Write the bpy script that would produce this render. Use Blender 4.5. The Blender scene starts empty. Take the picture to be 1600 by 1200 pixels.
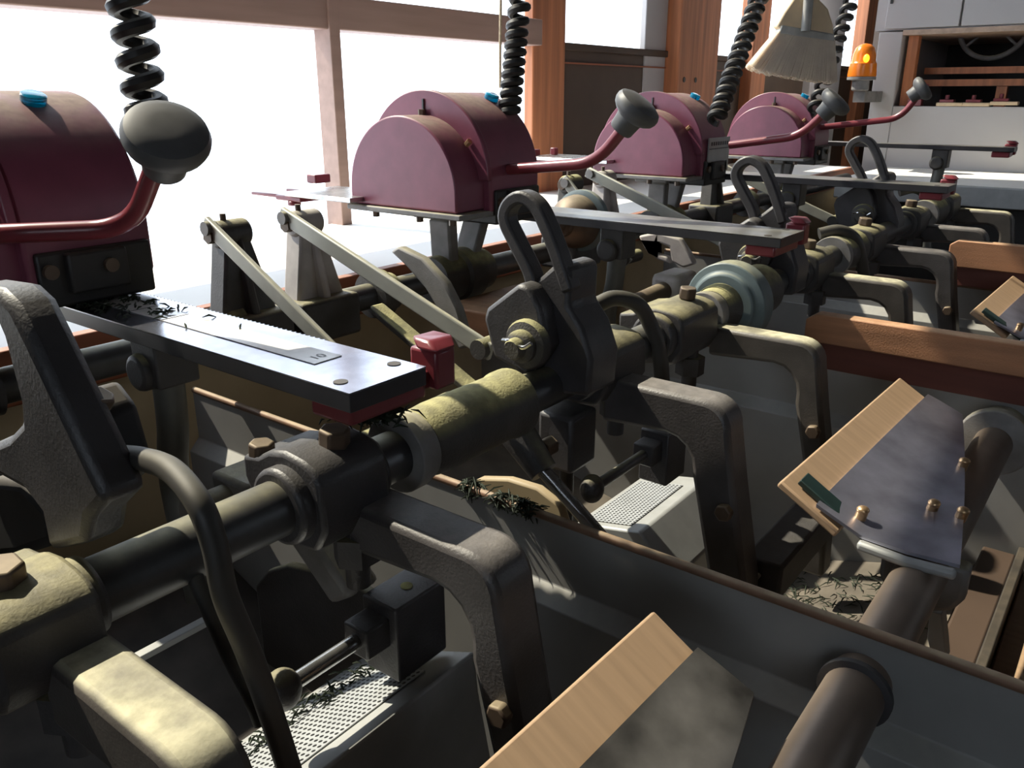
import bpy, bmesh, math, random
from mathutils import Vector as V, Matrix
random.seed(7)
C = bpy.context.scene
Z0 = 1.45                      # eye height; machine coordinates below are given relative to the eye

# ---------------------------------------------------------------- camera, sky, sun, exposure
F = 1294.0
PITCH = math.atan(452 / F); YAW = math.radians(37.594)
FH = V((math.cos(YAW), math.sin(YAW), 0)); UP = V((0, 0, 1))
FW = FH * math.cos(PITCH) - UP * math.sin(PITCH)
RT = V((math.sin(YAW), -math.cos(YAW), 0)); UU = RT.cross(FW)
cam = bpy.data.cameras.new('camera'); cam_o = bpy.data.objects.new('camera', cam); C.collection.objects.link(cam_o)
cam.sensor_fit = 'HORIZONTAL'; cam.sensor_width = 36; cam.lens = 36 * F / 1600; cam.clip_start = .01
R3 = Matrix((RT, UU, -FW)).transposed()
cam_o.matrix_world = Matrix.Translation((0, 0, Z0)) @ R3.to_4x4()
C.camera = cam_o

w = bpy.data.worlds.new('sky'); C.world = w; w.use_nodes = True
nt = w.node_tree; bg = nt.nodes['Background']
bg.inputs[0].default_value = (.78, .88, 1, 1); bg.inputs[1].default_value = 3.4
SUNDIR = V((-.10, .70, .78)).normalized()
sl = bpy.data.lights.new('sun', 'SUN'); sl.energy = 7.5; sl.angle = math.radians(.6); sl.color = (1, .93, .76)
so = bpy.data.objects.new('sun', sl); C.collection.objects.link(so); so.location = (0, 3, 5)
so.rotation_euler = SUNDIR.to_track_quat('Z', 'Y').to_euler()
vs = C.view_settings; vs.view_transform = 'Standard'; vs.look = 'None'; vs.exposure = 0.15; vs.gamma = 1; vs.use_curve_mapping = False

# ---------------------------------------------------------------- materials
MATS = {}
def mat(name, col, rough=.5, metal=0., dust=0., dcol=(.50, .45, .24), bump=0., var=.25, scale=30., trans=0., emit=None, spec=.5, wood=False, perf=False, dlo=.45, drough=.95):
    m = bpy.data.materials.new(name); m.use_nodes = True; n = m.node_tree.nodes; L = m.node_tree.links
    b = n['Principled BSDF']; b.inputs['Roughness'].default_value = rough; b.inputs['Metallic'].default_value = metal
    b.inputs['Specular IOR Level'].default_value = spec
    tc = n.new('ShaderNodeTexCoord'); geo = n.new('ShaderNodeNewGeometry')
    nz = n.new('ShaderNodeTexNoise'); nz.inputs['Scale'].default_value = scale; nz.inputs['Detail'].default_value = 6
    if wood:
        mp = n.new('ShaderNodeMapping'); mp.inputs['Scale'].default_value = wood
        L.new(geo.outputs['Position'], mp.inputs['Vector']); L.new(mp.outputs[0], nz.inputs['Vector'])
    else:
        L.new(geo.outputs['Position'], nz.inputs['Vector'])
    rp = n.new('ShaderNodeValToRGB'); L.new(nz.outputs['Fac'], rp.inputs['Fac'])
    rp.color_ramp.elements[0].position = .3; rp.color_ramp.elements[1].position = .72
    rp.color_ramp.elements[0].color = tuple(c * (1 - var) for c in col) + (1,)
    rp.color_ramp.elements[1].color = tuple(min(1, c * (1 + var)) for c in col) + (1,)
    out = rp.outputs['Color']
    if perf:                                             # rows of small punched holes
        sx = n.new('ShaderNodeVectorMath'); sx.operation = 'SCALE'; sx.inputs['Scale'].default_value = 1 / .0054
        L.new(geo.outputs['Position'], sx.inputs[0])
        fr = n.new('ShaderNodeVectorMath'); fr.operation = 'FRACTION'; L.new(sx.outputs[0], fr.inputs[0])
        sb = n.new('ShaderNodeVectorMath'); sb.operation = 'SUBTRACT'; sb.inputs[1].default_value = (.5, .5, .5); L.new(fr.outputs[0], sb.inputs[0])
        ml = n.new('ShaderNodeVectorMath'); ml.operation = 'MULTIPLY'; ml.inputs[1].default_value = (1, 1, 0); L.new(sb.outputs[0], ml.inputs[0])
        ln = n.new('ShaderNodeVectorMath'); ln.operation = 'LENGTH'; L.new(ml.outputs[0], ln.inputs[0])
        lt = n.new('ShaderNodeMath'); lt.operation = 'LESS_THAN'; lt.inputs[1].default_value = .30; L.new(ln.outputs['Value'], lt.inputs[0])
        mx = n.new('ShaderNodeMix'); mx.data_type = 'RGBA'; L.new(lt.outputs[0], mx.inputs[0]); L.new(out, mx.inputs[6])
        mx.inputs[7].default_value = (.02, .02, .02, 1); out = mx.outputs[2]
    rough_out = None
    if dust > 0:                                         # tea dust settled on upward faces
        sp = n.new('ShaderNodeSeparateXYZ'); L.new(geo.outputs['Normal'], sp.inputs[0])
        mr = n.new('ShaderNodeMapRange'); mr.interpolation_type = 'SMOOTHSTEP'
        mr.inputs['From Min'].default_value = dlo; mr.inputs['From Max'].default_value = min(dlo + .45, .99); L.new(sp.outputs['Z'], mr.inputs['Value'])
        n2 = n.new('ShaderNodeTexNoise'); n2.inputs['Scale'].default_value = 22; n2.inputs['Detail'].default_value = 9; L.new(geo.outputs['Position'], n2.inputs['Vector'])
        m2 = n.new('ShaderNodeMapRange'); m2.inputs['From Min'].default_value = .32; m2.inputs['From Max'].default_value = .58; m2.inputs['To Min'].default_value = .35; L.new(n2.outputs['Fac'], m2.inputs['Value'])
        mu = n.new('ShaderNodeMath'); mu.operation = 'MULTIPLY'; L.new(mr.outputs[0], mu.inputs[0]); L.new(m2.outputs[0], mu.inputs[1])
        m3 = n.new('ShaderNodeMath'); m3.operation = 'MULTIPLY'; m3.inputs[1].default_value = dust; L.new(mu.outputs[0], m3.inputs[0])
        mx = n.new('ShaderNodeMix'); mx.data_type = 'RGBA'; L.new(m3.outputs[0], mx.inputs[0]); L.new(out, mx.inputs[6])
        n4 = n.new('ShaderNodeTexNoise'); n4.inputs['Scale'].default_value = 90; n4.inputs['Detail'].default_value = 5; L.new(geo.outputs['Position'], n4.inputs['Vector'])
        r4 = n.new('ShaderNodeValToRGB'); L.new(n4.outputs['Fac'], r4.inputs['Fac'])
        r4.color_ramp.elements[0].position = .35; r4.color_ramp.elements[1].position = .65
        r4.color_ramp.elements[0].color = tuple(c * .78 for c in dcol) + (1,); r4.color_ramp.elements[1].color = tuple(min(1, c * 1.15) for c in dcol) + (1,)
        L.new(r4.outputs[0], mx.inputs[7]); out = mx.outputs[2]
        mm = n.new('ShaderNodeMix'); L.new(m3.outputs[0], mm.inputs[0]); mm.inputs[2].default_value = rough; mm.inputs[3].default_value = drough
        L.new(mm.outputs[0], b.inputs['Roughness'])
        if metal > 0:
            mk = n.new('ShaderNodeMix'); L.new(m3.outputs[0], mk.inputs[0]); mk.inputs[2].default_value = metal; mk.inputs[3].default_value = 0
            L.new(mk.outputs[0], b.inputs['Metallic'])
    L.new(out, b.inputs['Base Color'])
    if bump > 0:
        nb = n.new('ShaderNodeTexNoise'); nb.inputs['Scale'].default_value = 420; nb.inputs['Detail'].default_value = 4; L.new(geo.outputs['Position'], nb.inputs['Vector'])
        bp = n.new('ShaderNodeBump'); bp.inputs['Strength'].default_value = bump; bp.inputs['Distance'].default_value = .0012
        L.new(nb.outputs['Fac'], bp.inputs['Height']); L.new(bp.outputs[0], b.inputs['Normal'])
    if trans: b.inputs['Transmission Weight'].default_value = trans
    if emit:
        b.inputs['Emission Color'].default_value = emit[0] + (1,); b.inputs['Emission Strength'].default_value = emit[1]
    MATS[name] = m; return m
def translucent(m, k):
    n, L = m.node_tree.nodes, m.node_tree.links; b = n['Principled BSDF']; t = n.new('ShaderNodeBsdfTranslucent'); x = n.new('ShaderNodeMixShader'); x.inputs[0].default_value = k
    src = b.inputs['Base Color'].links[0].from_socket; L.new(src, t.inputs[0]); o = [q for q in n if q.type == 'OUTPUT_MATERIAL'][0]
    L.new(b.outputs[0], x.inputs[1]); L.new(t.outputs[0], x.inputs[2]); L.new(x.outputs[0], o.inputs[0])

IRON = mat('cast_iron', (.050, .046, .046), .5, 0, .55, bump=.35)
IRONC = mat('cast_iron_clean', (.050, .047, .050), .45, 0, .12, bump=.3, dcol=(.3, .28, .22))
IROND = mat('cast_iron_thick_dust', (.055, .050, .046), .6, 0, .95, (.42, .39, .19), bump=.6, dlo=.30)
ARM = mat('arm_paint', (.070, .062, .056), .45, 0, .92, (.62, .58, .40), bump=.2, dlo=.6)
ARMG = mat('arm_grey_paint', (.070, .064, .064), .42, 0, .45, (.36, .33, .30), bump=.3, dlo=.55)
GREYC = mat('grey_casting', (.20, .19, .185), .55, 0, .5, bump=.25)
SHAFT = mat('shaft_steel', (.080, .080, .082), .40, .45, .38, (.42, .38, .20), dlo=.70)
STEEL = mat('polished_steel', (.42, .42, .42), .22, .95, .1)
CHROME = mat('bar_steel', (.36, .37, .36), .38, .35, .6, (.45, .42, .28), dlo=.75)
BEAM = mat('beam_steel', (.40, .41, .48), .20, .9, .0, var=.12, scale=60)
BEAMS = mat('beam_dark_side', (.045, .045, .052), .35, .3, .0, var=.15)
BEAMD = mat('beam_dusty_steel', (.24, .24, .25), .24, .85, .25, (.40, .37, .22), var=.2)
LABEL = mat('scale_label', (.72, .71, .69), .12, 0, 0, var=.08, scale=120)
INK = mat('ink', (.06, .06, .07), .5, 0, 0, var=0)
MAROON = mat('maroon_paint', (.215, .058, .096), .36, 0, .75, (.26, .21, .15), var=.1, bump=.05, dlo=.50)
MAROONB = mat('maroon_gloss', (.20, .035, .045), .28, 0, 0, var=.1)
KNOB = mat('grey_bakelite', (.095, .095, .097), .5, 0, .15, (.25, .24, .2), var=.15)
BLACK = mat('black_rubber', (.022, .021, .021), .5, 0, .25, (.22, .17, .11), var=.2)
HOSE = mat('hose_rubber', (.045, .042, .038), .5, 0, .3, (.2, .18, .12), var=.2)
GALV = mat('grey_sheet', (.30, .297, .29), .45, .1, .3, (.42, .4, .3), var=.12, scale=9)
RIM = mat('rusty_rim', (.22, .13, .085), .5, .2, .5, (.5, .42, .28))
PERF = mat('perforated_sheet', (.50, .52, .53), .4, .3, 0, var=.08, perf=True)
COVER = mat('grey_cover', (.38, .39, .39), .45, .2, .15, (.4, .38, .3), var=.1)
PAN = mat('trough_bed', (.055, .045, .038), .6, .1, 0, var=.5, scale=14)
PANL = mat('trough_bed_dusty', (.14, .12, .095), .6, 0, 0, var=.35, scale=14)
BOLT = mat('rusty_bolt', (.12, .085, .062), .5, .4, .35, (.5, .42, .26))
GOLD = mat('brass_screw', (.60, .40, .22), .35, .8, 0)
PLATE = mat('paddle_plate_steel', (.37, .37, .45), .33, .80, 0, var=.35, scale=16)
PLATED = mat('paddle_plate_dirty', (.10, .095, .09), .45, .4, 0, var=.7, scale=18)
SLAB = mat('pale_slab_wood', (.43, .29, .18), .55, 0, 0, var=.10, wood=(140, 10, 10), scale=1)
STRIP = mat('dark_green_strip', (.010, .030, .028), .5)
WOOD = mat('post_wood', (.50, .19, .085), .55, 0, 0, var=.28, wood=(40, 40, 2.5), scale=1)
WOODX = mat('strip_wood', (.30, .095, .045), .55, 0, .25, (.5, .4, .3), var=.25, wood=(3, 50, 50), scale=1)
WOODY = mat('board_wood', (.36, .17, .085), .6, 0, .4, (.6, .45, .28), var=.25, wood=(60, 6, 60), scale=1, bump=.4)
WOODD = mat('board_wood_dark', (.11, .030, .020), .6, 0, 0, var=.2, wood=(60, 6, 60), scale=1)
RAILW = mat('rail_wood', (.36, .24, .20), .6, 0, 0, var=.12, wood=(3, 40, 40), scale=1)
DARKB = mat('dark_wall_board', (.075, .048, .033), .6, 0, 0, var=.2, scale=6)
TANB = mat('tan_panel', (.45, .35, .21), .6, 0, 0, var=.2, scale=5)
WHITE = mat('white_sheet', (.88, .87, .82), .6, 0, 0, var=.04, scale=4)
WPAINT = mat('white_grey_paint', (.52, .50, .50), .5, 0, 0, var=.03, scale=4)
CONC = mat('concrete_floor', (.05, .048, .045), .8, 0, 0, var=.3, scale=3)
CEIL = mat('ceiling_board', (.06, .045, .035), .8, 0, 0, var=.2, wood=(2, 20, 2), scale=1)
INWALL = mat('inner_wall', (.05, .042, .036), .8, 0, 0, var=.15, scale=2)
BRIST = mat('broom_bristle', (.95, .87, .78), .7, 0, 0, var=.08)
translucent(BRIST, .65)
STRAW = mat('broom_cap', (.74, .57, .37), .6, 0, 0, var=.1)
GREYP = mat('grey_plastic', (.42, .41, .38), .5)
ORANGE = mat('orange_lens', (.85, .22, .02), .25, 0, 0, var=.05)
GLOW = mat('lamp_glow', (1, .6, .05), .4, 0, 0, var=0, emit=((1, .50, .02), 1.6))
BLUE = mat('blue_cap', (.0, .30, .55), .15, 0, 0, var=.1, trans=.35)
ROPE = mat('rope_fibre', (.45, .36, .24), .8, 0, 0, var=.3, scale=200)
LEAF = mat('tea_leaf', (.018, .028, .014), .8, 0, 0, var=.5, scale=90)
RODG = mat('pivot_rod_grey', (.11, .11, .10), .45, .2, .2, var=.2)
BLUEG = mat('blue_grey_paint', (.13, .17, .18), .45, 0, .6, (.46, .43, .27), var=.15, dlo=.6)
LINK = mat('link_bar_paint', (.34, .34, .30), .4, .15, .5, (.52, .47, .28), var=.1, dlo=.6)
PINKC = mat('pale_casting', (.42, .38, .36), .55, 0, .3, var=.2)
DUSTC = mat('dust_clump', (.33, .31, .13), .95, 0, 0, var=.5, scale=60, bump=1.)
gl = bpy.data.materials.new('window_glass'); gl.use_nodes = True; gn = gl.node_tree.nodes; gn.clear()
go = gn.new('ShaderNodeOutputMaterial'); gm = gn.new('ShaderNodeMixShader'); gt = gn.new('ShaderNodeBsdfTransparent'); gg = gn.new('ShaderNodeBsdfGlossy'); gg.inputs['Roughness'].default_value = .02
gm.inputs[0].default_value = .05; Lk = gl.node_tree.links; Lk.new(gt.outputs[0], gm.inputs[1]); Lk.new(gg.outputs[0], gm.inputs[2]); Lk.new(gm.outputs[0], go.inputs[0])

# ---------------------------------------------------------------- mesh helpers (coordinates relative to the eye height)
ORG = {}
class MB:
    def __init__(s): s.v = []; s.f = []
    def add(s, vs, fs):
        k = len(s.v); s.v += [V(p) for p in vs]; s.f += [tuple(k + i for i in f) for f in fs]; return s
    def box(s, a, b, M=None, c=None):
        a, b = V(a), V(b); vs = [V((x, y, z)) for z in (a.z, b.z) for y in (a.y, b.y) for x in (a.x, b.x)]
        if M is not None:
            c = V(c) if c else (a + b) / 2; vs = [c + M @ (p - c) for p in vs]
        return s.add(vs, [(0, 2, 3, 1), (4, 5, 7, 6), (0, 1, 5, 4), (1, 3, 7, 5), (3, 2, 6, 7), (2, 0, 4, 6)])
    def prism(s, pts, vec):
        n = len(pts); p = [V(q) for q in pts]; v = V(vec)
        return s.add(p + [q + v for q in p], [tuple(range(n))[::-1], tuple(range(n, 2 * n))] + [(i, (i + 1) % n, n + (i + 1) % n, n + i) for i in range(n)])
    def yz(s, X, prof, t): return s.prism([(X - t / 2, y, z) for y, z in prof], (t, 0, 0))
    def frames(s, P):
        T = []; n = len(P)
        for i in range(n):
            t = (P[min(i + 1, n - 1)] - P[max(i - 1, 0)]); T.append(t.normalized())
        a = V((0, 0, 1)) if abs(T[0].z) < .9 else V((1, 0, 0))
        N = (a - T[0] * a.dot(T[0])).normalized(); out = []
        for t in T:
            N = (N - t * N.dot(t)).normalized(); out.append((N, t.cross(N)))
        return out
    def tube(s, P, r, n=14, cap=True):
        P = [V(p) for p in P]; fr = s.frames(P); R = r if isinstance(r, (list, tuple)) else [r] * len(P); vs = []; fs = []
        for p, (N, B), rr in zip(P, fr, R):
            for k in range(n):
                a = 2 * math.pi * k / n; vs.append(p + (N * math.cos(a) + B * math.sin(a)) * rr)
        m = len(P)
        for i in range(m - 1):
            for k in range(n):
                fs.append((i * n + k, i * n + (k + 1) % n, (i + 1) * n + (k + 1) % n, (i + 1) * n + k))
        if cap: fs += [tuple(range(n))[::-1], tuple(range((m - 1) * n, m * n))]
        return s.add(vs, fs)
    def cyl(s, a, b, r, r2=None, n=24): return s.tube([a, b], [r, r if r2 is None else r2], n)
    def lathe(s, o, ax, prof, n=28):
        ax = V(ax).normalized(); o = V(o); a = V((0, 0, 1)) if abs(ax.z) < .9 else V((1, 0, 0))
        N = (a - ax * a.dot(ax)).normalized(); B = ax.cross(N); vs = []; fs = []
        for r, h in prof:
            for k in range(n):
                t = 2 * math.pi * k / n; vs.append(o + ax * h + (N * math.cos(t) + B * math.sin(t)) * max(r, 1e-5))
        m = len(prof)
        for i in range(m - 1):
            for k in range(n): fs.append((i * n + k, i * n + (k + 1) % n, (i + 1) * n + (k + 1) % n, (i + 1) * n + k))
        fs += [tuple(range(n))[::-1], tuple(range((m - 1) * n, m * n))]
        return s.add(vs, fs)
    def strip(s, P, side, w, up, t):                      # flat bar: centreline P, width w along side, thickness t along up
        side, up = V(side).normalized(), V(up).normalized(); vs = []
        for p in P:
            p = V(p)
            for a, b in ((-1, -1), (1, -1), (1, 1), (-1, 1)): vs.append(p + side * (a * w / 2) + up * (b * t / 2))
        m = len(P); fs = [(3, 2, 1, 0), tuple(4 * (m - 1) + i for i in range(4))]
        for i in range(m - 1):
            for k in range(4): fs.append((4 * i + k, 4 * i + (k + 1) % 4, 4 * i + 4 + (k + 1) % 4, 4 * i + 4 + k))
        return s.add(vs, fs)
    def hexb(s, c, ax, r, h, rot=0):
        ax = V(ax).normalized(); a = V((0, 0, 1)) if abs(ax.z) < .9 else V((1, 0, 0)); c = V(c)
        N = (a - ax * a.dot(ax)).normalized(); B = ax.cross(N)
        ring = [c + (N * math.cos(rot + k * math.pi / 3) + B * math.sin(rot + k * math.pi / 3)) * r for k in range(6)]
        return s.prism(ring, ax * h)
    def ell(s, c, rx, ry, rz, n=20, m=12, M=None):
        c = V(c); vs = []; fs = []
        for i in range(m + 1):
            t = math.pi * (i + .02) / (m + .04)
            for k in range(n):
                p = V((rx * math.sin(t) * math.cos(2 * math.pi * k / n), ry * math.sin(t) * math.sin(2 * math.pi * k / n), rz * math.cos(t)))
                vs.append(c + (M @ p if M is not None else p))
        for i in range(m):
            for k in range(n): fs.append((i * n + k, i * n + (k + 1) % n, (i + 1) * n + (k + 1) % n, (i + 1) * n + k))
        return s.add(vs, fs + [tuple(range(n))[::-1], tuple(range(m * n, (m + 1) * n))])
    def build(s, name, m, parent=None, bev=0., ang=38, sub=0):
        me = bpy.data.meshes.new(name); vs = [p + V((0, 0, Z0)) for p in s.v]
        if parent is not None: org = ORG[parent.name]
        else:
            lo = [min(p[i] for p in vs) for i in range(3)]; hi = [max(p[i] for p in vs) for i in range(3)]
            org = V(((lo[0] + hi[0]) / 2, (lo[1] + hi[1]) / 2, lo[2]))
        me.from_pydata([p - org for p in vs], [], s.f); me.update()
        bm = bmesh.new(); bm.from_mesh(me); bmesh.ops.recalc_face_normals(bm, faces=bm.faces[:]); bm.to_mesh(me); bm.free()
        for p in me.polygons: p.use_smooth = True
        me.set_sharp_from_angle(angle=math.radians(ang))
        me.materials.append(m); o = bpy.data.objects.new(name, me); C.collection.objects.link(o)
        if parent is not None: o.parent = parent
        else: o.location = org
        ORG[o.name] = org
        if bev:
            b = o.modifiers.new('bevel', 'BEVEL'); b.width = bev; b.segments = 2; b.limit_method = 'ANGLE'; b.angle_limit = math.radians(35); b.harden_normals = False
        return o
def tag(o, label, cat, group=None):
    o['label'] = label; o['category'] = cat
    if group: o['group'] = group
    return o
def thing(name, label, cat, loc, group=None):
    o = bpy.data.objects.new(name, None); C.collection.objects.link(o); o.empty_display_size = .05
    o.location = V(loc) + V((0, 0, Z0)); ORG[o.name] = o.location.copy(); return tag(o, label, cat, group)
def struct(o): o['kind'] = 'structure'; return o
def smooth(P, k=6):                                        # Catmull-Rom
    P = [V(p) for p in P]; Q = [P[0] * 2 - P[1]] + P + [P[-1] * 2 - P[-2]]; out = []
    for i in range(1, len(Q) - 2):
        for j in range(k):
            t = j / k; a, b, c, d = Q[i - 1:i + 3]
            out.append(.5 * ((2 * b) + (c - a) * t + (2 * a - 5 * b + 4 * c - d) * t * t + (3 * b - a - 3 * c + d) * t ** 3))
    return out + [P[-1]]
def arc(cy, cz, r, a0, a1, n=16): return [(cy + r * math.cos(math.radians(a0 + (a1 - a0) * i / n)), cz + r * math.sin(math.radians(a0 + (a1 - a0) * i / n))) for i in range(n + 1)]

# ================================================================ ROOM
YW = 1.62
struct(MB().box((-3.2, -3.2, -1.55), (6.2, 1.9, -1.45)).build('floor', CONC))
struct(MB().box((-3.2, -3.2, 1.6), (6.2, 1.75, 1.7)).build('ceiling', CEIL))
m = MB(); m.box((-3.3, -3.3, -1.45), (3.0, -3.2, 1.6)); m.box((3.0, -3.3, -1.45), (4.2, -3.2, .1)); m.box((3.0, -3.3, 1.0), (4.2, -3.2, 1.6)); m.box((4.2, -3.3, -1.45), (6.3, -3.2, 1.6)); struct(m.build('wall_front', INWALL))
struct(MB().box((3.0, -3.26, .1), (4.2, -3.255, 1.0)).build('window_9', bpy.data.materials['window_glass']))  # unseen window added behind the camera for fill light
m = MB(); m.box((-3.3, -3.2, -1.45), (-3.2, -2.7, 1.6)); m.box((-3.3, -2.7, -1.45), (-3.2, -.7, .1)); m.box((-3.3, -2.7, 1.25), (-3.2, -.7, 1.6)); m.box((-3.3, -.7, -1.45), (-3.2, 1.75, 1.6)); struct(m.build('wall_left', INWALL))
struct(MB().box((-3.26, -2.7, .1), (-3.255, -.7, 1.25)).build('window_10', gl))  # second added window, out of view, brightens faces turned to the camera side
struct(MB().box((6.1, -3.2, -1.45), (6.2, 1.75, 1.6)).build('wall_right', DARKB))
m = MB(); m.box((-3.2, YW, -1.45), (2.36, YW + .08, -.36)); m.box((-3.2, YW, -.36), (-.12, YW + .08, 1.6)); m.box((2.36, YW, -1.45), (6.1, YW + .05, .135)); m.box((-3.2, YW, 1.35), (6.1, YW + .08, 1.6))  # unseen left end closed up to cut the window light
struct(m.build('wall_back', DARKB))
struct(MB().box((2.366, YW - .014, .135), (6.1, YW + .08, .158)).build('trim_1', DARKB, bev=.003))         # sill
struct(MB().box((-3.2, YW - .05, .140), (2.19, YW + .02, .212)).build('trim_2', RAILW, bev=.003))          # long rail
struct(MB().box((2.366, YW - .008, .095), (6.1, YW, .10)).build('trim_3', WOODX))
struct(MB().box((1.357, YW - .056, -.34), (1.388, YW, 1.35)).build('trim_4', RAILW, bev=.002))        # mullion
def post(name, x0, x1, y0, m=WOOD, zb=-1.45):
    return struct(MB().box((x0, y0, zb), (x1, YW + .02, 1.35)).build(name, m, bev=.004))
post('trim_5', 2.19, 2.365, YW - .015)
o = post('trim_6', 3.065, 3.30, YW - .06)
m = MB()
for z in (.055,):
    for x in (3.12, 3.22): m.cyl((x, YW - .062, z), (x, YW - .052, z), .010, n=12)
m.build('peg_hole', BLACK, o)
post('trim_7', 2.90, 3.064, YW - .005, WPAINT)
post('trim_8', 3.301, 3.47, YW - .035)
post('trim_9', 3.80, 3.97, YW - .05)
post('trim_10', 4.62, 5.10, YW - .04, WPAINT)
post('trim_11', 5.45, 5.62, YW - .05)
for i, (x0, x1, z0, z1) in enumerate([(-.12, 1.357, -.34, .14), (1.388, 2.19, -.34, .14), (-.12, 1.357, .212, 1.35), (1.388, 2.19, .212, 1.35), (2.365, 2.9, .158, 1.35), (3.47, 3.8, .158, 1.35), (3.97, 4.62, .158, 1.35), (5.1, 5.45, .158, 1.35)]):
    o = struct(MB().box((x0, YW + .03, z0), (x1, YW + .034, z1)).build('window_%d' % (i + 1), gl))

# white bench beneath the windows
t = thing('work_bench', 'long white topped bench with orange brown wooden edge below the big windows', 'bench', (1.2, 1.34, -1.45))
MB().box((-2.0, 1.095, -.315), (3.9, 1.605, -.30)).build('bench_top', WHITE, t)
MB().box((-2.0, 1.072, -.365), (3.9, 1.094, -.293)).build('edge_strip', WOODX, t, bev=.003)
MB().box((-2.0, 1.10, -.80), (3.9, 1.13, -.316)).build('front_panel', TANB, t)
MB().box((-2.0, 1.131, -1.45), (-1.9, 1.6, -.316)).build('end_panel', TANB, t); MB().box((3.8, 1.131, -1.45), (3.9, 1.6, -.316)).build('end_panel', TANB, t)

# ================================================================ SHAFTS
SY, SZ, SR = .472, -.289, .0215
t = thing('main_shaft', 'dark steel main shaft running diagonally through the rocker arm clamps', 'shaft', (1.4, SY, SZ))
MB().cyl((-.4, SY, SZ), (2.68, SY, SZ), SR, n=32).build('shaft_rod', SHAFT, t)
BY, BZ = .95, -.297
t = thing('rear_shaft', 'grey rear shaft under the maroon housings beside the bench edge', 'shaft', (1.2, BY, BZ))
MB().cyl((-.8, BY, BZ), (3.29, BY, BZ), .0200, n=28).build('shaft_rod', SHAFT, t)
for x in (.30, .62, .89, 1.62, 2.35):
    MB().lathe((x, BY, BZ), (1, 0, 0), [(.021, -.022), (.036, -.02), (.038, -.012), (.038, .006), (.030, .008), (.030, .024), (.021, .026)]).build('collar', IROND if x > .4 else IRONC, t)

# ================================================================ ROCKER ARMS  (clamp + cranked arm + bolts)
def rocker(x, w, label, am, cm, bolts, cx, cw, top=.040, th=.036, lt=.032, zt=-.297, yo=.300):
    t = thing('rocker_arm', label, 'machine arm', (x, SY, SZ), 'cranked rocker arms clamped along the main shaft')
    k = top / .040
    prof = [(SY + .056, SZ + .006), (SY + .056, SZ + .024 * k), (SY + .036, SZ + .028 * k), (SY + .022, SZ + .036 * k), (SY + .004, SZ + .040 * k), (SY - .016, SZ + .038 * k), (SY - .028, SZ + .034 * k), (SY - .036, SZ + .024 * k), (SY - .038, SZ - .014), (SY - .026, SZ - .034), (SY + .02, SZ - .040), (SY + .042, SZ - .022)]
    m = MB(); m.yz(cx, prof, cw); m.cyl((cx - cw / 2 - .012, SY, SZ), (cx + cw / 2 + .010, SY, SZ), .0305 * min(1, k + .1), n=32)
    m.build('clamp', cm, t, bev=.004)
    r = .030
    prof = [(SY - .020, zt)] + [(yo + r - r * math.sin(a), zt - r + r * math.cos(a)) for a in [math.radians(q) for q in range(0, 91, 15)]] + [(yo - .010, zt - .085), (yo - .034, zt - .20), (yo - .040, -.62), (yo - .040 + lt, -.62), (yo - .034 + lt, zt - .20), (yo - .006 + lt, zt - .085)] + \
           [(yo - .006 + lt + .034 - .034 * math.cos(a), zt - th - .034 + .034 * math.sin(a)) for a in [math.radians(q) for q in (0, 22, 45, 67, 90)]] + [(SY - .020, zt - th - .006)]
    m = MB(); m.yz(x, prof, w); arm = m.build('arm', am, t, bev=.006)
    MB().hexb((x - w / 2 - .009, yo - .004, zt - .115), (1, 0, 0), .010, .010, .3).build('bolt', BOLT, arm, bev=.002)
    for dx, dy, dz, r_ in bolts:
        MB().hexb((cx + dx, SY + dy, SZ + dz), (0, -.10, 1), r_, .015, .5).build('bolt', BOLT, t, bev=.002)
    MB().cyl((cx + .01, SY - .020, SZ - .085), (cx + .01, SY - .020, SZ - .02), .010, n=16).hexb((cx + .01, SY - .020, SZ - .062), (0, 0, 1), .019, .024).build('clamp_stud', IRON, t)
    return t
AX = [(.164, .037, ARM, IRON, 'nearest of the dusty rocker arms, cream top in sun at lower left', [(-.005, .004, .026, .0135)], .150, .060, .030, .045, .032),
      (.396, .044, ARMG, IRONC, 'second rocker arm from the viewer, grey worn top, two hex bolts on its clamp', [(-.024, .044, .020, .0105), (.004, -.010, .036, .0125)], .374, .068, .040),
      (.772, .042, ARMG, IRON, 'rocker arm beside the perforated cover, clamped next to the cotter pinned hub', [(-.01, .010, .036, .014)], .775, .090, .036, .046, .044),
      (1.045, .036, ARM, IRON, 'rocker arm with cream dusty top in front of the brown wooden board', [(.02, -.004, .036, .012)], .965, .105, .036),
      (1.49, .040, ARM, IRON, 'rocker arm just behind the brown board, first of those beyond it', [(0, 0, .036, .014)], 1.46, .09, .036),
      (1.85, .042, ARMG, IRON, 'second rocker arm behind the brown board, bluish worn corner', [(0, 0, .036, .014)], 1.80, .10, .036),
      (2.22, .042, ARMG, IRON, 'third rocker arm behind the brown board', [(0, 0, .036, .014)], 2.18, .09, .036),
      (2.60, .042, ARM, IRON, 'farthest rocker arm, at the end of the main shaft near the white machine', [(0, 0, .036, .014)], 2.55, .10, .036)]
for x, wd, am, cm, lab, bl, cx, *rest in AX:
    rocker(x, wd, lab, am, cm, bl, cx, *rest)

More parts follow.
